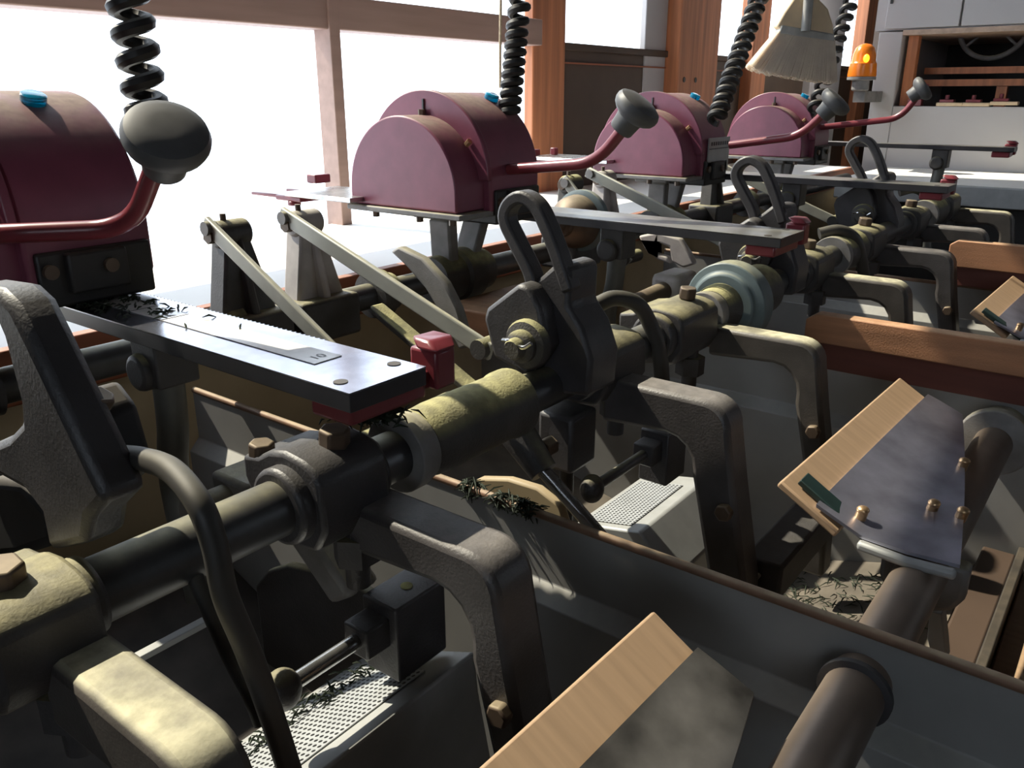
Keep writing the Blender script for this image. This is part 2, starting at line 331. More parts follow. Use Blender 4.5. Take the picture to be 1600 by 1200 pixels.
# bearing sleeves on the main shaft
def sleeve(x0, x1, r, fr, label, m):
    t = thing('bearing_sleeve', label, 'machine sleeve', (x0, SY, SZ), 'bearing sleeves along the main shaft')
    L_ = x1 - x0
    MB().lathe((x0, SY, SZ), (1, 0, 0), [(SR, 0), (fr, 0), (fr, .014), (fr * .93, .018), (fr * .93, .024), (SR, .026)], 36).build('collar', GREYC, t, bev=.001)
    MB().lathe((x0, SY, SZ), (1, 0, 0), [(SR, .024), (r * .9, .026), (r * .96, .036), (r, .05), (r, L_ - .02), (r * 1.06, L_ - .012), (r * 1.06, L_), (SR, L_)], 36).build('sleeve', m, t)
    return t
sleeve(.450, .612, .033, .0345, 'thickly dusted bearing sleeve with bright collar at the middle of the photo', IROND)
sleeve(1.045, 1.105, .033, .032, 'short dusted sleeve beside the blue grey disc', IROND)
sleeve(1.60, 1.72, .036, .037, 'dusted bearing sleeve behind the brown wooden board', IROND)
sleeve(2.32, 2.44, .036, .037, 'farthest dusted bearing sleeve near the white machine', IROND)
t = thing('guide_disc', 'blue grey round disc on the main shaft beyond the short sleeve', 'disc', (1.12, SY, SZ))
MB().lathe((1.11, SY, SZ), (1, 0, 0), [(SR, 0), (.046, 0), (.050, .006), (.062, .008), (.062, .040), (.05, .046), (.03, .048), (.03, .09), (SR, .09)], 40).build('disc', BLUEG, t, bev=.002)
MB().cyl((1.17, SY, SZ), (1.25, SY, SZ), .040, n=30).build('hub', IROND, t)

# ================================================================ LOOP HANDLED SHIFT LEVERS
def yzpx(px, py, X):
    r = RT * ((px - 800) / F) + UU * ((600 - py) / F) + FW; r = r * (X / r.x); return (r.y, r.z)
def on(px, py, X): return (X, *yzpx(px, py, X))
def loop(x, label, y0, z0, s=1., m=IRONC):
    t = thing('loop_lever', label, 'lever', (x, SY, SZ), 'loop handled shift levers standing on the main shaft')
    q = lambda y, z: (x, y0 + (y - .508) * s, z0 + (z + .097) * s)
    P = smooth([q(*p) for p in [(.448, -.185), (.456, -.167), (.466, -.145), (.478, -.122), (.491, -.104), (.508, -.097), (.524, -.105), (.529, -.121), (.516, -.143), (.499, -.168), (.492, -.185)]], 5)
    fr = MB().frames([V(p) for p in P]); vs = []; fs = []
    for p in P:
        pass
    b = MB(); n = len(P); vs = []
    for i, p in enumerate(P):
        tt = (V(P[min(i + 1, n - 1)]) - V(P[max(i - 1, 0)])).normalized(); up = V((1, 0, 0)).cross(tt)
        for a, c in ((-1, -1), (1, -1), (1, 1), (-1, 1)): vs.append(V(p) + V((1, 0, 0)) * (a * .010 * s) + up * (c * .0068 * s))
    fs = [(3, 2, 1, 0), tuple(4 * (n - 1) + i for i in range(4))] + [(4 * i + k, 4 * i + (k + 1) % 4, 4 * i + 4 + (k + 1) % 4, 4 * i + 4 + k) for i in range(n - 1) for k in range(4)]
    b.add(vs, fs).build('loop', m, t, bev=.003)
    body = [(.464, -.158), (.449, -.160), (.446, -.168), (.447, -.20), (.43, -.22), (.418, -.25), (.42, -.29), (.50, -.30), (.535, -.255), (.540, -.222), (.528, -.212), (.492, -.180), (.480, -.172)]
    MB().yz(x + .020 * s, [q(*p)[1:] for p in body], .055 * s).build('lever_body', m, t, bev=.005)
    face = [(.492, -.178), (.534, -.210), (.538, -.222), (.525, -.262), (.480, -.275), (.455, -.24), (.465, -.20), (.480, -.18)]
    fb = MB().yz(x - .018 * s, [q(*p)[1:] for p in face], .026 * s).build('hub_plate', m, t, bev=.005)
    c = V(q(.478, -.238)); X_ = c.x - .031 * s
    hub = MB().lathe((X_ - .030, c.y, c.z), (1, 0, 0), [(.0, 0), (.009, 0), (.011, .003), (.011, .010), (.014, .011), (.017, .014), (.017, .020), (.024, .022), (.026, .025), (.026, .032)], 26).build('pivot_hub', IROND, t)
    MB().tube(smooth([(X_ - .022, c.y + .016, c.z + .006), (X_ - .027, c.y + .004, c.z + .008), (X_ - .027, c.y - .012, c.z + .004), (X_ - .026, c.y - .022, c.z + .010)], 4), .0022, 8).build('cotter_pin', STEEL, hub)
    return t
loop(.68, 'loop handled lever with cotter pinned hub, between dusted sleeve and second beam', .508, -.097)
loop(1.33, 'loop handled lever standing in front of the third long beam', *yzpx(1174, 250, 1.33), 1.08)
loop(2.0, 'farthest loop handled lever, in front of the white machine', *yzpx(1347, 217, 2.0), 1.15)
# nearest one: large casting at the left edge
t = thing('loop_lever', 'big dark loop lever filling the left edge of the photo', 'lever', (.195, .45, SZ), 'loop handled shift levers standing on the main shaft')
X1 = .195
outer = [(-70, 452), (-10, 440), (30, 446), (55, 470), (80, 520), (200, 770), (172, 800), (166, 838), (108, 850), (96, 790), (70, 756), (30, 735), (-70, 760), (-70, 700), (0, 692), (45, 672), (66, 650), (64, 615), (40, 520), (25, 485), (0, 474), (-70, 490)]
m = MB(); m.yz(X1, [yzpx(a, b, X1) for a, b in outer], .026); m.build('lever_body', IRONC, t, bev=.006)
m = MB(); m.yz(X1 + .03, [yzpx(a, b, X1 + .03) for a, b in [(120, 650), (150, 600), (180, 640), (210, 740), (190, 760), (150, 720)]], .03); m.build('side_lug', BLACK, t, bev=.005)
MB().hexb((X1 + .01, *yzpx(150, 632, X1 + .01)), (.3, -.4, .8), .009, .008).build('bolt', BOLT, t, bev=.002)
m = MB(); m.yz(X1 + .025, [yzpx(a, b, X1 + .025) for a, b in [(-80, 730), (50, 745), (96, 790), (104, 845), (50, 862), (-80, 870)]], .02); m.build('hub_block', BLACK, t, bev=.008)

# ================================================================ MAROON HOUSINGS
HW, HC, HZ, HB = .117, .963, -.147, -.172
def housing(x, label, capx, capy=None, lever=None, knobs=None, soff=0.):
    t = thing('drive_housing', label, 'machine housing', (x + .12, HC, HB), 'maroon drum housings standing on the rear shaft')
    pr = [(HC - HW, HB)] + [(HC + HW * math.cos(a), HZ + HW * math.sin(a)) for a in [math.pi * (1 - i / 40) for i in range(41)]] + [(HC + HW, HB)]
    m = MB(); m.yz(x + .035, pr, .07); fc = m.build('front_drum', MAROON, t, bev=.003)
    R2, Z2 = .134, -.126; seg = [(HC + R2 * math.cos(a), Z2 + R2 * math.sin(a)) for a in [math.radians(180 - d) for d in range(0, 181, 4)]]; seg = [(HC - R2, Z2 - .01)] + seg + [(HC + R2, Z2 - .01)]
    seg = [(y, z) for y, z in seg if z > HZ + .02 or y > HC]
    m = MB(); m.yz(x + .062, seg, .010); bp = m.build('flange_plate', MAROON, t, bev=.002)
    m = MB(); m.box((x + .054, HC - .004, HZ + HW + .002), (x + .057, HC - .001, Z2 + .120)); m.build('seam', INK, bp)
    R3_ = .130; pr = [(HC - R3_, HB - .004)] + [(HC + R3_ * math.cos(a), Z2 + R3_ * math.sin(a)) for a in [math.pi * (1 - i / 44) for i in range(45)]] + [(HC + R3_, HB - .004)]
    m = MB(); m.yz(x + .131, pr, .128); m.build('rear_drum', MAROON, t, bev=.004)
    MB().hexb((x + .05, HC - .004, HZ + HW - .002), (0, 0, 1), .006, .010).build('cover_bolt', BOLT, t); MB().hexb((x + .052, HC - .095, HZ + .074), (0, -.7, .6), .005, .009).build('cover_bolt', GOLD, t)
    MB().box((x - .006, HC - HW - .012, HB - .010), (x + .08, HC + HW + .006, HB - .001)).build('base_plate', GREYC, t, bev=.002)
    for dy in (-.10, -.03, .07): MB().hexb((x + .01, HC + dy, HB - .020), (0, 0, 1), .006, .010).build('base_bolt', BOLT, t)
    # black mechanism under the drum on the room side
    m = MB(); m.box((x + .075, HC - .136, HB - .024), (x + .19, HC - .02, HB + .03)); m.box((x + .10, HC - .145, HB - .012), (x + .16, HC - .12, HB + .028)); m.build('gear_case', BLACK, t, bev=.003)
    MB().cyl((x + .085, HC - .142, HB + .012), (x + .085, HC - .133, HB + .012), .007).build('screw', BOLT, t); MB().cyl((x + .14, HC - .150, HB + .012), (x + .14, HC - .143, HB + .012), .007).build('screw', BOLT, t)
    # blue cap on top
    a = math.radians(66); cy, cz = HC - R3_ * math.cos(a), Z2 + R3_ * math.sin(a)
    n_ = V((0, -math.cos(a), math.sin(a)))
    MB().lathe(V((x + capx, cy, cz)) - n_ * .002, n_, [(.010, 0), (.012, .003), (.012, .010), (.0105, .011)], 20).build('blue_cap', BLUE, t)
    # forked stand
    m = MB(); xs = x + .115 + soff
    m.box((xs - .055, BY - .035, HB - .024), (xs + .065, BY + .05, HB - .011))
    for dx, tx in ((-.040, -.030), (.052, .026)):
        m.prism([(xs + dx - .012, BY - .030, HB - .024), (xs + dx + .012, BY - .030, HB - .024), (xs + tx + .011, BY - .024, BZ + .028), (xs + tx - .011, BY - .024, BZ + .028)], (0, .045, 0))
    m.build('stand', GREYC, t, bev=.004)
    MB().lathe((xs - .065, BY, BZ), (1, 0, 0), [(.021, 0), (.038, .002), (.040, .01), (.040, .055), (.046, .06), (.046, .10), (.040, .105), (.036, .135), (.021, .137)], 32).build('stand_hub', IROND, t)
    if lever:
        lv = MB().tube(bend(lever), .0086, 16).build('lever', MAROONB, t)
        c, ax = V(lever[-1]), (V(lever[-1]) - V(lever[-2])).normalized()
        if knobs: ax = (UP * knobs[0] + RT * knobs[1] - FH * knobs[2]).normalized()
        MB().lathe(c - ax * .020, ax, [(.0086, -.022), (.016, -.021), (.0175, -.019), (.019, -.004), (.020, .001), (.026, .004), (.032, .009), (.0345, .015), (.0345, .020), (.032, .0255), (.025, .029), (.012, .0305), (.001, .0307)], 32).build('knob', KNOB, lv)
    return t
def bend(P, r=.035):
    P = [V(p) for p in P]; out = [P[0]]
    for a, b, c in zip(P, P[1:], P[2:]):
        u, v = (a - b).normalized(), (c - b).normalized(); s, e = b + u * r, b + v * r
        for i in range(9):
            k = i / 8; out.append(s * (1 - k) ** 2 + b * 2 * k * (1 - k) + e * k ** 2)
    return out + [P[-1]]
housing(.265, 'nearest dark maroon drum housing at the upper left corner', .135, lever=[(.29, .86, -.120), (.296, .80, -.1145), (.38, .718, -.112), (.38, .67, -.061), (.38, .642, -.030)], knobs=(.66, .34, .52), soff=-.17)
housing(.960, 'maroon drum housing with half round front, standing in front of the bright window', .165, lever=[(1.07, .83, -.112), (1.07, .669, -.095), (1.07, .623, -.045), (1.07, .602, -.016)], knobs=(.75, .52, .30))
h3 = housing(1.715, 'maroon drum housing before the dark wall, third from the viewer, grey nameplate on its side', .165, lever=[(1.85, .80, -.108), (1.85, .642, -.084), (1.85, .594, -.034), (1.85, .574, -.012)], knobs=(.72, .58, .25))
housing(2.46, 'farthest maroon drum housing, below the hanging broom', .16, lever=[(2.58, .87, -.095), (2.6, .628, -.063), (2.6, .587, -.003), (2.6, .577, .018)], knobs=(.6, .7, .3))
# nameplate on the third housing
m = MB(); m.box((1.80, HC - .136, HZ - .02), (1.91, HC - .1325, HZ + .055)); npl = m.build('nameplate', COVER, h3)
m = MB(); m.box((1.802, HC - .137, HZ + .030), (1.908, HC - .1360, HZ + .032))
for k in range(8): m.box((1.810 + k * .012, HC - .137, HZ + .038), (1.816 + k * .012, HC - .136, HZ + .046))
m.build('nameplate_lettering', INK, npl)

# ================================================================ LONG BEAMS
def beam(x0, x1, y0, y1, z, th, label, m, pivot_y, scale=False, stop=True):
    t = thing('weight_beam', label, 'machine beam', ((x0 + x1) / 2, pivot_y, z), 'flat steel weight beams crossing from housings to main shaft')
    xm = (x0 + x1) / 2
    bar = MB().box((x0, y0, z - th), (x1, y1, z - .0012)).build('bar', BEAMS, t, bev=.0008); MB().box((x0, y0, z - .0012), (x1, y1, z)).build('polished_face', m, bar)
    mm = MB()
    for k in range(int((y1 - y0 - .12) / .0065)):
        y = y0 + .12 + k * .0065
        mm.prism([(x1 - .001, y, z - .0035), (x1 + .0035, y + .003, z - .0035), (x1 - .001, y + .006, z - .0035)], (0, 0, .0030))
    mm.build('tooth_rack', m, bar)
    mh = MB()
    for xx in (x0 + .013, x1 - .011): mh.cyl((xx, y0 + .024, z + .0001), (xx, y0 + .024, z + .0006), .0055, n=20)
    mh.build('hole', BLACK, bar)
    if scale:
        lb = MB().box((xm - .011, y0 + .072, z + .0002), (xm + .017, y1 - .06, z + .0008)).build('scale_strip', LABEL, bar)
        im = MB()
        for yy in (y0 + .290, y0 + .345, y0 + .43): im.box((xm - .011, yy, z + .0009), (xm + .017, yy + .0013, z + .0011))
        im.build('scale_mark', INK, lb)
        cu = bpy.data.curves.new('txt', 'FONT'); cu.body = '10'; cu.size = .014; to = bpy.data.objects.new('txt', cu)
        me = bpy.data.meshes.new_from_object(to); me.materials.clear(); me.materials.append(INK); me.name = 'scale_number'
        no = bpy.data.objects.new('scale_number', me); C.collection.objects.link(no); no.parent = lb
        no.location = V((xm - .004, y0 + .080, z + .0011 + Z0)) - ORG[lb.name]; no.rotation_euler = (0, 0, 0)
        bpy.data.objects.remove(to); bpy.data.curves.remove(cu)
    if stop:
        sm = MB(); sm.box((x0 + .008, y0 + .01, z - th - .016), (x1 + .01, y0 + .055, z - th)); sm.box((x1 + .001, y0 + .014, z - th - .012), (x1 + .040, y0 + .032, z - th + .004)); sm.box((x1 + .018, y0 + .006, z - th - .012), (x1 + .042, y0 + .036, z + .006)); sm.prism([(x1 + .014, y0 + .002, z + .006), (x1 + .040, y0 + .002, z + .006), (x1 + .046, y0 + .012, z + .014), (x1 + .020, y0 + .014, z + .014)], (0, .022, 0))
        sm.build('end_stop', MAROONB, t, bev=.003)
    # pivot bracket and curved rod below
    pv = MB(); pv.box((xm - .022, pivot_y - .022, z - th - .052), (xm + .022, pivot_y + .022, z - th)); pv.lathe((xm - .030, pivot_y + .006, z - th - .038), (1, 0, 0), [(.016, 0), (.019, .004), (.019, .056), (.014, .06)], 20)
    p_ = pv.build('pivot_bracket', IRON, t, bev=.004)
    MB().tube(smooth([(xm, pivot_y, z - th - .045), (xm, pivot_y + .004, z - th - .10), (xm, pivot_y + .016, z - th - .17), (xm, pivot_y - .002, z - th - .30)], 5), .0155, 18).build('pivot_rod', RODG, t)
    return t
beam(.367, .446, .428, 1.06, -.200, .0155, 'wide shiny weight beam with white scale strip, nearest and largest', BEAM, .742, True)
beam(1.150, 1.245, .410, 1.06, -.190, .0140, 'weight beam from the second housing, ending above the blue grey disc', BEAMD, .70)
beam(1.92, 2.00, .350, 1.05, -.178, .0140, 'third weight beam, passing behind the third loop lever', BEAMD, .68)
beam(2.70, 2.76, .345, 1.05, -.137, .0120, 'farthest weight beam, thin against the white machine', BEAMD, .53)
# sliding clamp at the window end of the second beam
t = thing('beam_clamp', 'red painted fork clamp on a flat bar left of the second housing', 'clamp', (.99, 1.15, -.17))
MB().box((.93, 1.05, -.168), (1.05, 1.22, -.160)).build('slide_bar', STEEL, t, bev=.001)
m = MB(); m.box((.94, 1.19, -.178), (1.04, 1.26, -.169)); m.box((.95, 1.26, -.176), (.962, 1.345, -.170)); m.box((1.01, 1.26, -.174), (1.022, 1.32, -.168)); m.box((.985, 1.20, -.150), (1.02, 1.225, -.135)); m.cyl((.95, 1.22, -.186), (.95, 1.22, -.178), .012); m.build('fork', MAROONB, t, bev=.002)
t = thing('beam_clamp', 'red painted clamp on a flat bar beside the wooden post, left of the third housing', 'clamp', (1.75, 1.15, -.15))
MB().box((1.68, 1.02, -.150), (1.80, 1.25, -.142)).build('slide_bar', STEEL, t, bev=.001)
m = MB(); m.box((1.69, 1.20, -.165), (1.79, 1.26, -.151)); m.box((1.70, 1.25, -.146), (1.74, 1.28, -.128)); m.box((1.76, 1.22, -.142), (1.775, 1.235, -.125)); m.box((1.69, 1.26, -.165), (1.705, 1.36, -.158)); m.build('fork', MAROONB, t, bev=.002)

# ================================================================ CRANK POSTS AND LINK BARS
def crank(x, label, m, zt=-.170):
    t = thing('crank_post', label, 'crank', (x, BY, BZ), 'crank posts clamped on the rear shaft')
    p = MB(); p.prism([(x - .040, BY - .022, BZ + .02), (x + .045, BY - .022, BZ + .02), (x + .018, BY - .012, zt), (x - .016, BY - .012, zt)], (0, .034, 0))
    p.prism([(x - .004, BY - .040, BZ + .015), (x + .008, BY - .040, BZ + .015), (x + .006, BY - .016, zt), (x - .002, BY - .016, zt)], (0, .03, 0))
    p.cyl((x - .024, BY, zt), (x + .022, BY, zt), .018, n=24); p.build('post', m, t, bev=.005)
    p = MB(); p.box((x - .05, BY - .045, BZ - .038), (x + .055, BY + .04, BZ + .024)); p.build('clamp_block', IRON, t, bev=.006)
    p = MB(); p.hexb((x - .036, BY, zt), (1, 0, 0), .010, .012); p.build('bolt', BOLT, t); MB().cyl((x - .01, BY, zt + .014), (x - .01, BY, zt + .026), .004, n=10).build('oil_nipple', BOLT, t)
    return t
def link(x, y0, z0, y1, z1, w, label):
    t = thing('link_bar', label, 'machine bar', (x, y1, z1), 'flat grey link bars sloping down from the crank posts')
    d = V((0, y1 - y0, z1 - z0)).normalized(); n = V((0, -d.z, d.y))
    b = MB(); P0, P1 = V((x, y0, z0)), V((x, y1, z1)); b.strip([P0 - d * .012, P1 + d * .012], n, w, (1, 0, 0), .008); bar = b.build('bar', LINK, t, bev=.002)
    MB().cyl((x - .010, y0, z0), (x + .006, y0, z0), .009, n=18).build('pin', GREYC, t)
    MB().cyl((x - .012, y1, z1), (x + .05, y1, z1), .012, n=18).build('end_boss', IROND, t)
    return t
crank(.635, 'dark crank post at left against the white bench, behind the big beam', IRON)
crank(.755, 'pale crank post in front of the white bench, second from the left', PINKC)
crank(1.43, 'dusty crank post between second and third housings', IROND)
crank(1.56, 'pale crank post left of the third housing stand', PINKC)
crank(2.10, 'crank post left of the farthest housing', IROND)
link(.606, .95, -.160, .66, -.322, .020, 'link bar running down behind the big shiny beam')
link(.725, .95, -.160, .600, -.283, .022, 'longest pale link bar, crossing from pale crank post to the dusted sleeve')
link(1.399, .94, -.165, .80, -.300, .020, 'link bar behind the second beam, dropping beside its pivot')
link(1.50, .947, -.155, .62, -.275, .022, 'pale link bar above the second beam, left of the third housing')
link(2.02, .95, -.150, .60, -.280, .022, 'farthest link bar, left of the last loop lever')
t = thing('tie_bar', 'cream dusted bar slanting down behind the big beam tip', 'machine bar', (.82, .70, -.40))
MB().strip([(.80, .86, -.29), (.80, .66, -.385)], (1, 0, 0), .028, (0, .3, 1), .014).build('bar', IROND, t, bev=.003)

# curved cam plates
def cam_plate(x, pts, th, label, m):
    return tag(MB().yz(x, pts, th).build('cam_plate', m, None, bev=.004), label, 'machine plate')
Xc = .86
cam_plate(Xc, [yzpx(a, b, Xc) for a, b in [(615, 392), (628, 384), (665, 402), (700, 440), (720, 480), (738, 540), (722, 545), (700, 500), (670, 450), (640, 415)]], .016, 'scythe shaped grey plate left of the second housing stand', GREYC)
Xc = 1.40
cam_plate(Xc, [yzpx(a, b, Xc) for a, b in [(1000, 368), (1030, 362), (1065, 372), (1080, 395), (1088, 412), (1070, 418), (1052, 408), (1048, 385), (1035, 380), (1010, 378), (1018, 392), (1045, 400), (1050, 412), (1030, 405), (1010, 388)]], .016, 'pale casting with an oval slot under the second beam', PINKC)
t = thing('belt_pulley', 'stepped brown pulley with pale hub behind the loop lever', 'pulley', (1.36, BY, BZ))
MB().lathe((1.33, BY - .05, -.235), (1, 0, 0), [(.012, -.03), (.014, -.028), (.014, -.012), (.022, -.010), (.024, .0), (.032, .004), (.038, .012), (.045, .018), (.050, .030), (.052, .05), (.02, .052)], 32).build('pulley', BOLT, t)
MB().lathe((1.386, BY - .05, -.235), (1, 0, 0), [(.052, 0), (.060, .004), (.060, .016), (.02, .018)], 32).build('back_disc', BLUEG, t)

# ================================================================ HOSES
def hose(P, r, label):
    return tag(MB().tube(smooth(P, 8), r, 14).build('hose', HOSE), label, 'hose')
hose([on(185, 712, .215), on(225, 718, .21), on(268, 735, .205), on(310, 785, .20), on(335, 850, .20), on(352, 930, .20), on(385, 1010, .205), on(415, 1090, .21), on(445, 1180, .215), on(470, 1260, .22)], .0068, 'thick black hose curving over the main shaft at lower left')
hose([on(300, 890, .25), on(330, 960, .245), on(362, 1030, .24), on(392, 1085, .235), on(410, 1130, .235)], .0055, 'thinner dusty hose hanging beneath the main shaft at lower left')
hose([on(930, 478, .80), on(960, 466, .82), on(995, 475, .84), on(1015, 505, .86), on(1030, 550, .87), on(1035, 600, .88)], .0095, 'black hose arching over the shaft right of the cotter pinned hub')
hose([on(1280, 365, 1.62), on(1310, 360, 1.64), on(1335, 372, 1.66), on(1345, 400, 1.68), on(1350, 430, 1.7)], .011, 'black hose over the shaft behind the second beam tip')
hose([on(1405, 300, 2.35), on(1430, 295, 2.37), on(1448, 308, 2.4), on(1455, 335, 2.42)], .012, 'farthest black hose over the shaft end')

# ================================================================ TROUGHS
def trough_wall(x, y0, y1, label, m=GALV):
    t = thing('trough_wall', label, 'machine panel', (x, (y0 + y1) / 2, -.75), 'grey sheet walls between the rolling troughs')
    p = [(x, -.385), (x, -.452), (x - .016, -.468), (x - .016, -.80), (x + .006, -.80), (x + .006, -.385)]
    MB().prism([(a, y0, b) for a, b in p], (0, y1 - y0, 0)).build('sheet', m, t, bev=.001)
    MB().tube([(x + .003, y0, -.383), (x + .003, y1, -.383)], .0045, 10).build('rim', RIM, t)
    return t
trough_wall(-.07, -.7, 1.0, 'grey trough wall on the near side of the nearest trough')
trough_wall(.58, -.7, 1.0, 'long grey trough wall with rusty rim crossing the foreground')
trough_wall(1.215, -.7, 1.0, 'grey trough wall below the brown wooden board')
trough_wall(1.95, -.7, 1.0, 'grey trough wall behind the far paddle')
def board(x, ya, yb, label, z1=-.298):
    t = thing('guard_board', label, 'wooden board', (x, (ya + yb) / 2, -.385))
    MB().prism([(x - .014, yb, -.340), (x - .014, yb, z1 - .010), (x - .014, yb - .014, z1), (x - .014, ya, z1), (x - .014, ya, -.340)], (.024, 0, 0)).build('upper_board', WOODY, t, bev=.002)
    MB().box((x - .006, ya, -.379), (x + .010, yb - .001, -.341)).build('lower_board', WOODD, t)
    return t
board(1.20, -.6, .374, 'brown wooden board set on the trough wall at right')
board(1.94, -.6, .33, 'reddish wooden board beyond the farthest rocker arms', -.285)
t = tag(MB().box((.98, .80, -.372), (1.30, .90, -.325)).build('wood_block', WOODY, bev=.004), 'sunlit wooden block beneath the second housing stand', 'wooden block')
# curved trough beds and their frame
def bed(x0, x1, label, m_=PAN):
    n = 14; P = []
    prof = [(.105 + i * .84 / n, -.62 - .10 * math.sin(math.pi * i / n)) for i in range(n + 1)]
    m = MB(); m.prism([(x0, y, z) for y, z in prof] + [(x0, y, z - .02) for y, z in prof[::-1]], (x1 - x0, 0, 0))
    return tag(m.build('trough_bed', m_), label, 'trough')
bed(-.05, .563, 'dark curved bed of the nearest trough'); bed(.587, 1.198, 'dusty curved bed of the second trough with scattered tea scraps', PANL); bed(1.222, 1.93, 'dark curved bed of the third trough'); bed(1.957, 2.7, 'dark curved bed of the farthest trough')

# perforated covers
def perf(x0, x1, prof, label):
    t = thing('perforated_cover', label, 'machine cover', ((x0 + x1) / 2, prof[1][0], -.62), 'grey perforated covers in the troughs')
    (ya, za), (yb, zb) = prof
    full = [(ya, za), (yb, zb), (yb - .050, zb - .045), (yb - .05, zb - .12), (ya, zb - .12)] if x0 > .5 else [(ya, za), (yb, zb), (yb - .004, zb - .040), (yb - .02, zb - .12), (ya, zb - .12)]
    MB().prism([(x0, y, z) for y, z in full], (x1 - x0, 0, 0)).build('cover', COVER, t, bev=.003)
    d = V((0, yb - ya, zb - za)); n = V((0, -d.z, d.y)).normalized(); n = n if n.z > 0 else -n
    q = lambda x, k: V((x, ya, za)) + d * k + n * .0006
    MB().prism([q(x0 + .012, .10), q(x1 - .035, .10), q(x1 - .035, .80), q(x0 + .012, .80)], n * .0008).build('perforated_sheet', PERF, t)
    return t
perf(.17, .436, [(.495, -.486), (.374, -.434)], 'grey perforated cover in the nearest trough, at the bottom of the photo')
perf(.78, .965, [(.500, -.507), (.41, -.489)], 'grey perforated cover in the second trough beside the long rod')

# hand rods with blocks
def hand_rod(x0, x1, y, z, label, bx=.07):
    t = thing('push_rod', label, 'machine rod', (x0, y, z), 'horizontal push rods with end blocks')
    MB().cyl((x0, y, z), (x1, y, z), .0062, n=18).build('rod', STEEL if x0 < .5 else SHAFT, t)
    MB().box((x1 - .004, y - .020, z - .045), (x1 + bx, y + .018, z + .022)).box((x1 - .028, y - .012, z - .014), (x1 + .004, y + .014, z + .012)).build('end_block', IRONC, t, bev=.002)
    MB().cyl((x1 + bx * .5, y - .002, z + .0218), (x1 + bx * .5, y - .002, z + .0228), .005, n=14).build('screw_hole', DUSTC, t)
    MB().ell((x0 - .004, y, z), .014, .013, .016).build('ball_joint', IRON, t)
    return t
hand_rod(.285, .378, .42, -.395, 'bright push rod with square steel block above the nearest perforated cover', .052)
hand_rod(.69, .825, .42, -.398, 'long dark push rod above the second perforated cover', .045)
def hump(x, yz_, th, label):
    t = thing('rolling_plate', label, 'machine plate', (x, yz_[0][0], -.55), 'round topped plates inside the troughs')
    MB().yz(x, yz_, th).build('plate', TANB if x > .5 else IRON, t, bev=.003)
    MB().hexb((x - th / 2 - .010, yz_[-2][0] + .012, yz_[-2][1] - .03), (1, 0, 0), .010, .011).build('bolt', BOLT, t)
    return t
hump(.448, [(.69, -.60), (.69, -.50), (.665, -.472), (.63, -.452), (.585, -.443), (.53, -.435), (.49, -.440), (.455, -.458), (.445, -.48), (.445, -.60)], .012, 'dark round topped plate with yellow dust on its rim, nearest trough')
hump(.66, [(.62, -.62), (.62, -.47), (.585, -.436), (.55, -.412), (.51, -.401), (.47, -.400), (.440, -.412), (.425, -.45), (.42, -.50), (.42, -.62)], .012, 'tan round topped plate behind the rusty rimmed wall')
# diagonal spring rod
t = thing('fork_rod', 'dark fork with chrome rod slanting down from the dusted sleeve', 'machine rod', (.63, .47, -.33))
MB().tube([on(770, 610, .64), on(800, 665, .635), on(850, 738, .63)], [.024, .020, .015], 16).build('fork', IRON, t)
MB().cyl(on(840, 725, .63), on(965, 868, .64), .0075, n=16).build('rod', STEEL, t)
# assorted bolts and lugs seen below the hub
t = thing('pivot_lug', 'rusty lug and square boss hanging below the cotter pinned hub', 'machine lug', (.70, .46, -.36))
MB().box((.675, .44, -.385), (.725, .485, -.320)).build('boss', IRONC, t, bev=.005)
MB().hexb((.650, .462, -.352), (1, 0, 0), .011, .02).build('bolt', BOLT, t, bev=.002)
MB().cyl((.70, .462, -.48), (.70, .462, -.36), .008).build('stud', IRON, t)
t = thing('clevis_joint', 'pale clevis with round bolt on a rusty rod, left of the blue grey disc', 'machine joint', (1.20, .60, -.30))
MB().cyl((1.08, .60, -.300), (1.18, .60, -.296), .015).build('rod', BOLT, t)
MB().box((1.175, .575, -.325), (1.25, .625, -.270)).build('clevis', PINKC, t, bev=.010)
MB().cyl((1.163, .598, -.297), (1.176, .598, -.297), .012).build('bolt', STEEL, t)

tag(MB().box((.80, .245, -.53), (1.10, .290, -.485)).build('rolling_hand', IRONC, bev=.004), 'dark rolling bar lying below the rocker arm beside the perforated cover', 'machine bar')
tag(MB().yz(.79, [yzpx(a, b, .79) for a, b in [(1098, 812), (1132, 778), (1150, 785), (1132, 838), (1152, 880), (1190, 900), (1160, 930), (1120, 885)]], .010).build('end_bracket', GREYC, bev=.003), 'pale curved bracket at the corner of the second perforated cover', 'bracket')
tag(MB().strip([(.22, .615, -.455), (.37, .615, -.455)], (0, 1, 0), .010, (0, 0, 1), .006).build('guide_bar', COVER, bev=.001), 'short pale bar under the main shaft beside the nearest cream arm', 'bar')
# left background pieces under the big beam
t = thing('lower_bracket', 'dusty grey bracket with brass bolt below the big beam', 'bracket', (.46, .66, -.42))
MB().prism([(.43, .63, -.345), (.47, .63, -.345), (.47, .52, -.44), (.43, .52, -.44)], (0, .03, -.02)).box((.40, .62, -.40), (.48, .68, -.345)).build('bracket', GREYC, t, bev=.006)
MB().cyl((.36, .655, -.37), (.40, .655, -.37), .017).build('pin', GREYC, t)
MB().cyl((.48, .66, -.352), (.51, .66, -.350), .009).build('bolt', GOLD, t)
tag(MB().cyl((.60, .72, -.415), (.80, .72, -.405), .020).build('cross_tube', IROND), 'cream dusted tube lying over the trough wall below the big beam', 'tube')

